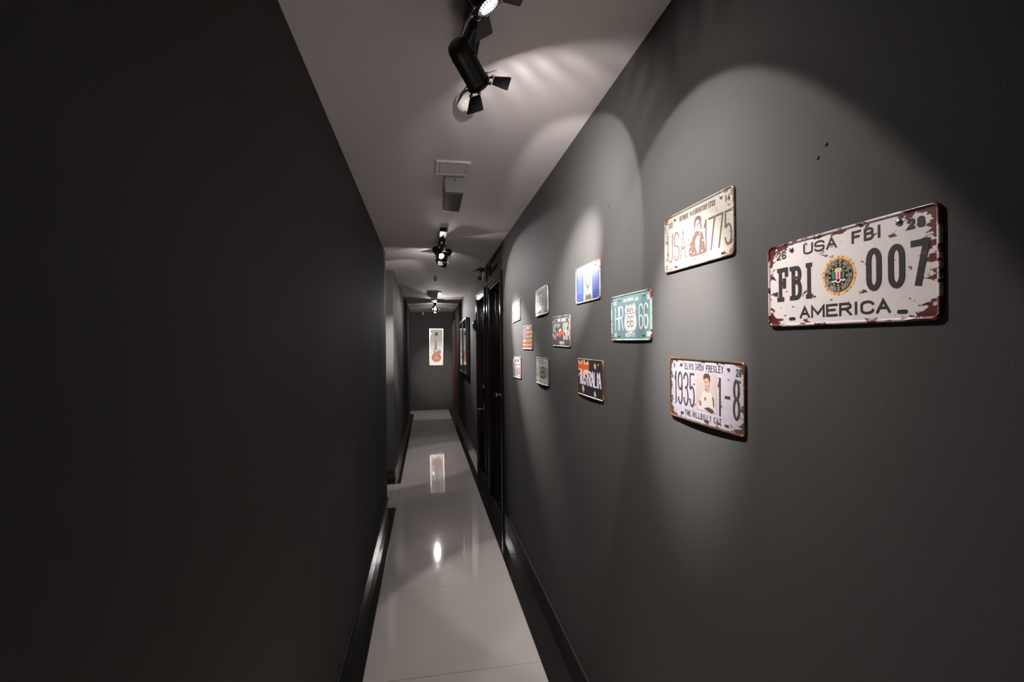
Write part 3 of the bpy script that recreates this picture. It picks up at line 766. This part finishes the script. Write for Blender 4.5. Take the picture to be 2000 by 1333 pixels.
p.part(mb, 'printed_figure', brown_p)
mb = MB(); p.poly(mb, [(.015,-.15),(.08,-.05),(.13,-.12),(.12,-.30),(.10,-.60),(.07,-.66),(.03,-.50),(.0,-.35)], 2); p.poly(mb, [(.12,.02),(.15,.0),(.14,-.22),(.13,-.10)], 2)
for (a, c) in ((-.18,-.36),(-.15,-.55),(.20,-.30),(.17,-.62),(-.06,-.62)): p.rect(mb, a, c, a + .04, c + .05, 2)
p.part(mb, 'figure_cream_shapes', cream_w)  # cream shapes laid over the brown figure

# --- pale lilac plate with a sepia photograph
hx, hy = .1495, .0775
p = Plate(1.0072, -.1078, .299, .155, -1.27, 'pale lilac plate with brown rim and a sepia photograph of a dark-haired person',
          worn('plate lilac worn', (.235,.215,.24), (.045,.028,.018), hx, hy, .84, .36, 9.4, scale=55), worn('plate rim copper', (.055,.032,.02), (.14,.05,.024), hx, hy, .75, .15, 4.0, rough=.28, metal=.4),
          bow=.0045, slots=((-.575,-.78),(.613,-.808)), bolts=((-.60,.80),(.66,.79)))
grey_p = worn('grey brown print', (.030,.024,.022), (.22,.20,.21), hx, hy, .66, .1, 9.4, scale=60)
mb = MB()
p.T(mb, 'ELVIS ARON PRESLEY', -.485, .645, .545, .845, .0019, gap=.3); p.T(mb, '3', -.875, .66, -.82, .80, .0018); p.T(mb, '28', .815, .60, .92, .805, .0022)
p.T(mb, '1935', -.850, -.525, -.185, .55, .0050, gap=.16); p.T(mb, '1', .415, -.575, .505, .515, .0060); p.T(mb, '-', .575, -.04, .69, .02, .0062); p.T(mb, '8', .748, -.59, .897, .52, .0062)
p.T(mb, 'THE HILLBILLY CAT', -.485, -.82, .495, -.645, .0018, gap=.3)
p.part(mb, 'lettering', grey_p)
p.part(p.rect(MB(), -.15, -.55, .392, .61, 1), 'photograph', mat('sepia ground', (.215,.175,.16), .45, var=.05, vscale=30))
mb = MB(); p.poly(mb, [(-.13,-.40),(-.02,-.30),(.02,-.05),(.05,.05),(.12,.08),(.20,.05),(.27,.0),(.31,-.12),(.33,-.30),(.36,-.45),(.385,-.545),(-.06,-.545),(-.10,-.45)], 2)
p.part(mb, 'light_jacket', mat('sepia light', (.27,.235,.21), .45))
mb = MB(); p.poly(mb, [(.085,.43),(.075,.33),(.085,.23),(.11,.16),(.135,.10),(.145,.03),(.185,.03),(.195,.16),(.215,.27),(.215,.42),(.16,.46)], 3)
p.part(mb, 'figure_face', mat('sepia skin', (.22,.15,.115), .45))
mb = MB(); p.poly(mb, [(.078,.37),(.062,.44),(.07,.53),(.11,.585),(.165,.595),(.21,.565),(.232,.50),(.23,.40),(.214,.33),(.205,.40),(.19,.455),(.14,.465),(.10,.44),(.088,.40)], 4)
for (a, c, w_, h_) in ((.098,.325,.030,.014),(.150,.330,.032,.014),(.115,.195,.045,.012),(.10,.345,.02,.006)): p.rect(mb, a, c, a + w_, c + h_, 4)
mb2 = mb; p.poly(mb, [(.11,.14),(.135,.07),(.15,.085),(.145,.13)], 4)
p.poly(mb, [(.285,-.06),(.31,-.10),(.325,-.22),(.33,-.36),(.31,-.36),(.305,-.22)], 4); p.poly(mb, [(.08,-.46),(.18,-.40),(.30,-.44),(.33,-.50),(.28,-.54),(.20,-.53)], 4)
p.part(mb, 'figure_dark_details', mat('sepia dark', (.035,.02,.016), .45))
mb = MB(); p.poly(mb, [(.075,-.13),(.125,-.12),(.13,-.20),(.08,-.21)], 4); p.poly(mb, [(-.06,-.26),(-.02,-.24),(.01,-.30),(.0,-.38),(-.05,-.40)], 4)
p.part(mb, 'figure_brown_details', mat('sepia mid', (.13,.08,.06), .45))

# --- teal plate with the road shield
hx, hy = .148, .0755
teal_f = worn('plate teal worn', (0.101, 0.187, 0.184), (.05,.05,.045), hx, hy, .20, .22, 2.7)
p = Plate(1.4052, .0958, .296, .151, -.92, 'teal plate with a cream road shield in the middle',
          teal_f, worn('plate rim teal', (.30,.36,.33), (.13,.03,.035), hx, hy, .62, .2, 6.1, rough=.28),
          bow=.002, slots=((-.54,-.816),(.676,-.806)), bolts=((-.524,.803),(.685,.813)))
white_p = worn('white print', (0.475, 0.461, 0.490), (.12,.20,.20), hx, hy, .2, .1, 2.7, scale=60)
mb = MB()
p.T(mb, '65', -.855, .58, -.685, .755, .0026); p.T(mb, '15', .82, .58, .935, .79, .0032)
p.T(mb, 'OKLAHOMA', -.29, .655, .22, .80, .0022, gap=.12); p.T(mb, '66', .30, .625, .452, .77, .0024)
p.T(mb, 'HR', -.775, -.54, -.300, .505, .0050, gap=.12); p.T(mb, '66', .465, -.55, .875, .495, .0058, gap=.10)
p.T(mb, 'ROUTE', -.185, -.84, .282, -.66, .0030, gap=.15); p.T(mb, '56', .805, -.84, .94, -.635, .0034); p.T(mb, '55', -.82, -.825, -.685, -.64, .0028)
p.part(mb, 'lettering', white_p)
sh = [(.05,-.66),(-.02,-.60),(-.14,-.53),(-.215,-.40),(-.235,-.20),(-.20,.0),(-.165,.15),(-.19,.30),(-.165,.42),(-.125,.50),(-.06,.455),(.0,.44),(.05,.50),(.10,.46),(.16,.46),(.225,.535),(.285,.44),(.315,.32),(.285,.18),(.305,.02),(.345,-.18),(.335,-.38),(.27,-.52),(.14,-.60)]
p.part(p.poly(MB(), [(.055 + (a-.055)*1.06, c*1.05) for a, c in sh], 1, soft=False), 'road_shield', mat('shield cream', (.66,.58,.52), .4))
mb = MB(); mb.ribbon([(p.X(.055 + (a-.055)*.92), p.Y(c*.94 - .01)) for a, c in sh], .0016, FZ, Lz(2), closed=True)
mb.ribbon([(p.X(-.15), p.Y(.145)), (p.X(.28), p.Y(.145))], .0024, FZ, Lz(2))
p.T(mb, 'ROUTE', -.11, .20, .225, .36, .0022, gap=.14); p.T(mb, '66', -.10, -.44, .225, .05, .0034, gap=.14)
p.part(mb, 'shield_lettering', mat('shield dark brown', (.05,.04,.035), .4))

# --- blue plate with a white middle panel and a figure
hx, hy = .1425, .0755
p = Plate(1.8021, .2595, .285, .151, -.89, 'glossy blue plate with a white centre panel and a grey bearded figure',
          worn('plate blue', (.036,.062,.19), (.55,.55,.62), hx, hy, .15, .2, 4.4, rough=.22), worn('plate rim pink', (.30,.25,.25), (.16,.07,.06), hx, hy, .6, .2, 2.4, rough=.25),
          slots=((-.50,-.83),(.62,-.80)), bolts=((-.55,.80),(.64,.80)))
p.part(p.rect(MB(), -.30, -.90, .42, .90, 1), 'white_panel', mat('panel white', (.22,.21,.19), .3))
mb = MB(); p.poly(mb, [(-.08,.50),(.0,.60),(.12,.60),(.22,.48),(.27,.25),(.26,-.05),(.22,-.20),(.16,-.22),(.19,.10),(.16,.36),(.06,.42),(-.02,.34),(-.05,.10),(.0,-.10),(.09,-.16),(.15,-.10),(.16,-.26),(.10,-.33),(.0,-.27),(-.10,-.12),(-.14,.12),(-.13,.36)], 2)
for (a, c, w_, h_) in ((-.01,.20,.06,.04),(.09,.20,.06,.04),(.03,.02,.09,.03)): p.rect(mb, a, c, a + w_, c + h_, 2)
mb.ribbon([(p.X(.02 + .12*math.cos(t*PI/8)), p.Y(-.50 + .17*math.sin(t*PI/8))) for t in range(16)], .0035, FZ, Lz(2), closed=True)
p.poly(mb, [(-.20,-.88),(-.12,-.62),(.0,-.70),(.14,-.66),(.28,-.60),(.34,-.88)], 2)
p.part(mb, 'printed_figure', mat('figure grey', (.05,.047,.04), .3))
mb = MB()
for i in range(4): p.rect(mb, -.80 + i*.11, -.50, -.77 + i*.11, .62)
for i in range(3): p.rect(mb, .56 + i*.12, -.50, .59 + i*.12, .55)
p.part(mb, 'blue_lettering', mat('print pale blue', (.09,.12,.26), .3))

# --- dark plate with a flag canton
hx, hy = .148, .0765
p = Plate(1.7885, -.1223, .296, .153, -1.03, 'near-black plate reading AUSTRALIA with an orange and cream flag corner',
          worn('plate navy', (.020,.018,.026), (.04,.02,.015), hx, hy, .35, .3, 7.1, rough=.35), worn('plate rim rust', (.09,.03,.022), (.30,.08,.02), hx, hy, .55, .1, 5.5, rough=.3),
          bow=.004, slots=((-.6,-.82),(.66,-.82)), bolts=((.695,.73),))
orange = mat('flag orange', (.62,.09,.02), .4); cream_f = mat('flag cream', (.60,.48,.30), .4)
u0, u1, v0, v1 = -.935, .02, .02, .93; um, vm = (u0+u1)/2, .57
mb = MB()
for (a, c) in (((u0, v1), (u1, v0)), ((u0, v0), (u1, v1))):
    P0 = Vector((p.X(a[0]), p.Y(a[1]))); P1 = Vector((p.X(c[0]), p.Y(c[1])))
    mb.ribbon([tuple(P0.lerp(P1, t/6)) for t in range(7)], .0085, FZ, Lz(1))
p.rect(mb, um - .16, v0, um + .16, v1, 2); p.rect(mb, u0, vm - .22, u1, vm + .22, 2)
p.part(mb, 'flag_cream_cross', cream_f)
mb = MB()
for (a, c) in (((u0, v1), (u1, v0)), ((u0, v0), (u1, v1))):
    P0 = Vector((p.X(a[0]), p.Y(a[1]))); P1 = Vector((p.X(c[0]), p.Y(c[1])))
    mb.ribbon([tuple(P0.lerp(P1, t/6)) for t in range(7)], .0030, FZ, Lz(1.6))
p.rect(mb, um - .09, v0, um + .09, v1, 3); p.rect(mb, u0, vm - .14, u1, vm + .14, 3)
p.part(mb, 'flag_orange_cross', orange)
mb = MB()
for (a, c, r_) in ((.48,.66,.014),(-.47,-.62,.020),(.46,-.74,.014),(.72,.18,.012),(.22,.16,.010)): mb.prism(star(p.X(a), p.Y(c), r_, 7), FZ, Lz(2))
p.part(mb, 'stars', mat('star gold', (.50,.45,.24), .4))
p.part(p.T(MB(), 'AUSTRALIA', -.76, -.40, .87, .36, .0048, 5, gap=.13), 'lettering', mat('lettering lilac white', (.66,.60,.68), .35))

# --- charcoal plate with a small red car
hx, hy = .148, .0745
p = Plate(2.181, .0797, .298, .149, -1.51, 'charcoal plate with a small red car and white number 1964',
          worn('plate charcoal', (.050,.048,.042), (.20,.17,.14), hx, hy, .2, .3, 1.3, rough=.4), worn('plate rim grey', (.50,.46,.43), (.09,.07,.05), hx, hy, .75, .6, 3.6, rough=.25),
          slots=((-.5,-.82),(.62,-.82)), bolts=((-.56,.80),(.64,.80)))
mb = MB()
p.T(mb, 'MINI', -.40, .63, -.08, .82, .0026, gap=.14); p.T(mb, 'COOPER', .03, .61, .51, .82, .0026, gap=.12)
p.T(mb, 'I', -.94, -.45, -.86, .50, .0055); p.T(mb, 'S', -.80, -.55, -.60, .54, .0060); p.T(mb, '1964', .20, -.56, .95, .54, .0064, gap=.12)
p.T(mb, 'COOPER S', -.19, -.85, .35, -.65, .0022, gap=.14); p.T(mb, '15', .82, .58, .93, .80, .0026); p.T(mb, '4', -.90, .58, -.80, .78, .0026)
ex, ey = p.X(-.32), p.Y(.36)
mb.ribbon([(ex + .010*math.cos(t*PI/10), ey + .010*math.sin(t*PI/10)) for t in range(20)], .0022, FZ, Lz(2), closed=True)
for sx in (-1, 1):
    for j in range(3): mb.ribbon([(ex + sx*.011, ey + .005 - j*.005), (ex + sx*(.030 - j*.005), ey + .008 - j*.005)], .0024, FZ, Lz(2))
p.part(mb, 'lettering', mat('lettering white', (.42,.40,.395), .35))
mb = MB(); p.poly(mb, [(-.46,-.36),(-.50,-.22),(-.44,-.08),(-.30,-.02),(-.20,.08),(-.02,.10),(.10,.02),(.19,-.08),(.20,-.20),(.12,-.30),(-.10,-.36),(-.30,-.42)], 1)
p.part(mb, 'printed_car', mat('car red', (.55,.07,.045), .35))
mb = MB(); p.poly(mb, [(-.27,-.01),(-.19,.14),(-.04,.17),(.02,.09),(-.14,.02)], 2); p.poly(mb, [(-.44,-.20),(-.36,-.16),(-.34,-.24),(-.42,-.28)], 2)
p.part(mb, 'car_windows', mat('car pale', (.66,.60,.58), .3))
mb = MB()
for a, c in ((-.36,-.36),(.06,-.26)): mb.prism([(p.X(a) + .0085*math.cos(t*PI/8), p.Y(c) + .0085*math.sin(t*PI/8)) for t in range(16)], FZ, Lz(2))
p.part(mb, 'car_wheels', mat('car tyre', (.03,.02,.02), .5))

# --- grey plate, dark digits
hx, hy = .1445, .0765
p = Plate(2.5673, .2599, .289, .153, .82, 'bare grey metal plate with faint dark letters, below two nail holes',
          worn('plate grey', (0.259, 0.245, 0.223), (.20,.19,.20), hx, hy, .45, .3, 4.9, rough=.3, metal=.3), worn('plate rim silver', (.62,.59,.54), (.30,.26,.22), hx, hy, .4, .3, 3.3, rough=.22, metal=.3),
          bow=.006, slots=((-.6,-.82),(.6,-.82)), bolts=((-.6,.80),(.6,.80)))
mb = MB()
p.T(mb, 'KENTUCKY', -.50, .55, .55, .76, .0022, gap=.2); p.T(mb, 'NB0', -.80, -.36, .20, .38, .0058, gap=.14); p.T(mb, 'F', .32, -.32, .56, .40, .0058)
p.T(mb, 'GEORGIA', -.55, -.84, .05, -.64, .0024, gap=.14)
p.part(mb, 'lettering', mat('lettering slate', (.10,.10,.12), .4))

# --- pale green-white plate, farthest of the upper row
hx, hy = .145, .0735
p = Plate(3.3216, .2674, .290, .147, 1.49, 'very pale greenish plate with worn faint digits, upper left end of the display',
          worn('plate mint', (.13,.134,.125), (.38,.40,.37), hx, hy, .60, .2, 6.6, rough=.22), worn('plate rim mint', (0.432, 0.418, 0.382), (.22,.18,.15), hx, hy, .45, .4, 8.3, rough=.25),
          slots=((-.6,-.82),(.6,-.82)), bolts=((-.6,.80),(.6,.80)))
mb = MB(); p.T(mb, '195', -.72, -.42, .18, .36, .0042, gap=.2); p.T(mb, '77', .30, -.42, .86, .40, .0044, gap=.2)
p.part(mb, 'lettering', mat('lettering faint', (.12,.13,.12), .4))

# --- stars and stripes plate
hx, hy = .151, .076
p = Plate(2.9555, .0684, .302, .152, -.20, 'red and white striped flag plate with gold lettering and faded blue corner',
          worn('plate flag cream', (.30,.265,.205), (.50,.40,.25), hx, hy, .3, .3, 1.1), worn('plate rim flag', (.45,.36,.28), (.12,.09,.06), hx, hy, .7, .5, 2.9),
          slots=((-.6,-.84),(.62,-.84)), bolts=((.64,.80),))
mb = MB()
for i, v in enumerate((.62, .27, -.08, -.43, -.75)):
    p.rect(mb, -.22 if v > -.2 else -.92, v - .09, .93, v + .09, 1)
p.part(mb, 'red_stripes', mat('stripe red', (.33,.045,.025), .4))
p.part(p.rect(MB(), -.93, -.16, -.20, .92, 1), 'canton', mat('canton faded blue', (.14,.125,.16), .4))
mb = MB()
for i in range(5):
    for j in range(4): mb.prism(star(p.X(-.84 + i*.14), p.Y(.78 - j*.24), .005), FZ, Lz(2))
p.part(mb, 'white_stars', mat('star white', (.26,.24,.24), .4))
mb = MB(); p.T(mb, 'GOD', -.20, .13, .40, .40, .0042, 3, gap=.12); p.T(mb, 'BLESS', -.30, -.22, .62, .06, .0042, 3, gap=.12); p.T(mb, 'AMERICA', -.42, -.57, .70, -.29, .0042, 3, gap=.12)
p.part(mb, 'lettering', mat('lettering gold', (.26,.15,.02), .4))

# --- pink-white plate
hx, hy = .1475, .0755
p = Plate(3.3206, -.1363, .295, .151, .65, 'pinkish white plate with rows of dark letters, lower left end of the display',
          worn('plate blush', (0.374, 0.317, 0.310), (.30,.20,.18), hx, hy, .30, .3, 2.0), worn('plate rim blush', (0.446, 0.389, 0.353), (.12,.08,.06), hx, hy, .5, .4, 3.0),
          slots=((-.6,-.82),(.62,-.82)), bolts=((-.6,.80),(.6,.80)))
mb = MB()
p.T(mb, 'NEW', -.48, .52, -.12, .78, .0042, gap=.14); p.T(mb, 'YORK', .05, .52, .58, .78, .0042, gap=.14)
p.T(mb, '76', -.76, .18, -.40, .36, .0042); p.T(mb, 'STATE', -.20, .18, .74, .34, .0034, gap=.14)
p.T(mb, 'AT', -.80, -.62, -.36, .02, .0056, gap=.2); p.T(mb, '838', -.06, -.62, .86, .02, .0058, gap=.2)
p.part(mb, 'lettering', mat('lettering plum', (.12,.08,.09), .4))

# --- pale green plate with black block letters
hx, hy = .143, .0755
p = Plate(2.5688, -.128, .286, .151, -.68, 'pale green-white plate with black block letters and an orange line, bulging outwards at the bottom',
          worn('plate celadon', (0.374, 0.396, 0.353), (.12,.09,.08), hx, hy, .34, .45, 5.0), worn('plate rim celadon', (0.346, 0.324, 0.288), (.05,.035,.03), hx, hy, .85, .6, 6.0),
          bow=.010, slots=((-.64,-.80),(.64,-.82)), bolts=((-.6,.80),(.6,.80)))
mb = MB(); p.T(mb, 'ABBN', -.22, -.50, .86, .34, .0088, gap=.10)
p.T(mb, 'C', -.55, .16, -.34, .44, .0028); p.T(mb, '12', -.80, -.12, -.42, .14, .0026); p.T(mb, '05', -.80, -.48, -.42, -.20, .0028)
p.part(mb, 'lettering', mat('lettering black', (.035,.035,.030), .4))
mb = MB(); p.T(mb, 'TEXAS', -.34, .52, .42, .82, .0034, gap=.14)
p.part(mb, 'green_lettering', mat('lettering olive', (.20,.24,.16), .4))
mb = MB(); p.T(mb, 'STATE', -.34, -.82, .44, -.58, .0036, gap=.14)
p.part(mb, 'orange_lettering', mat('lettering salmon', (.50,.22,.13), .4))
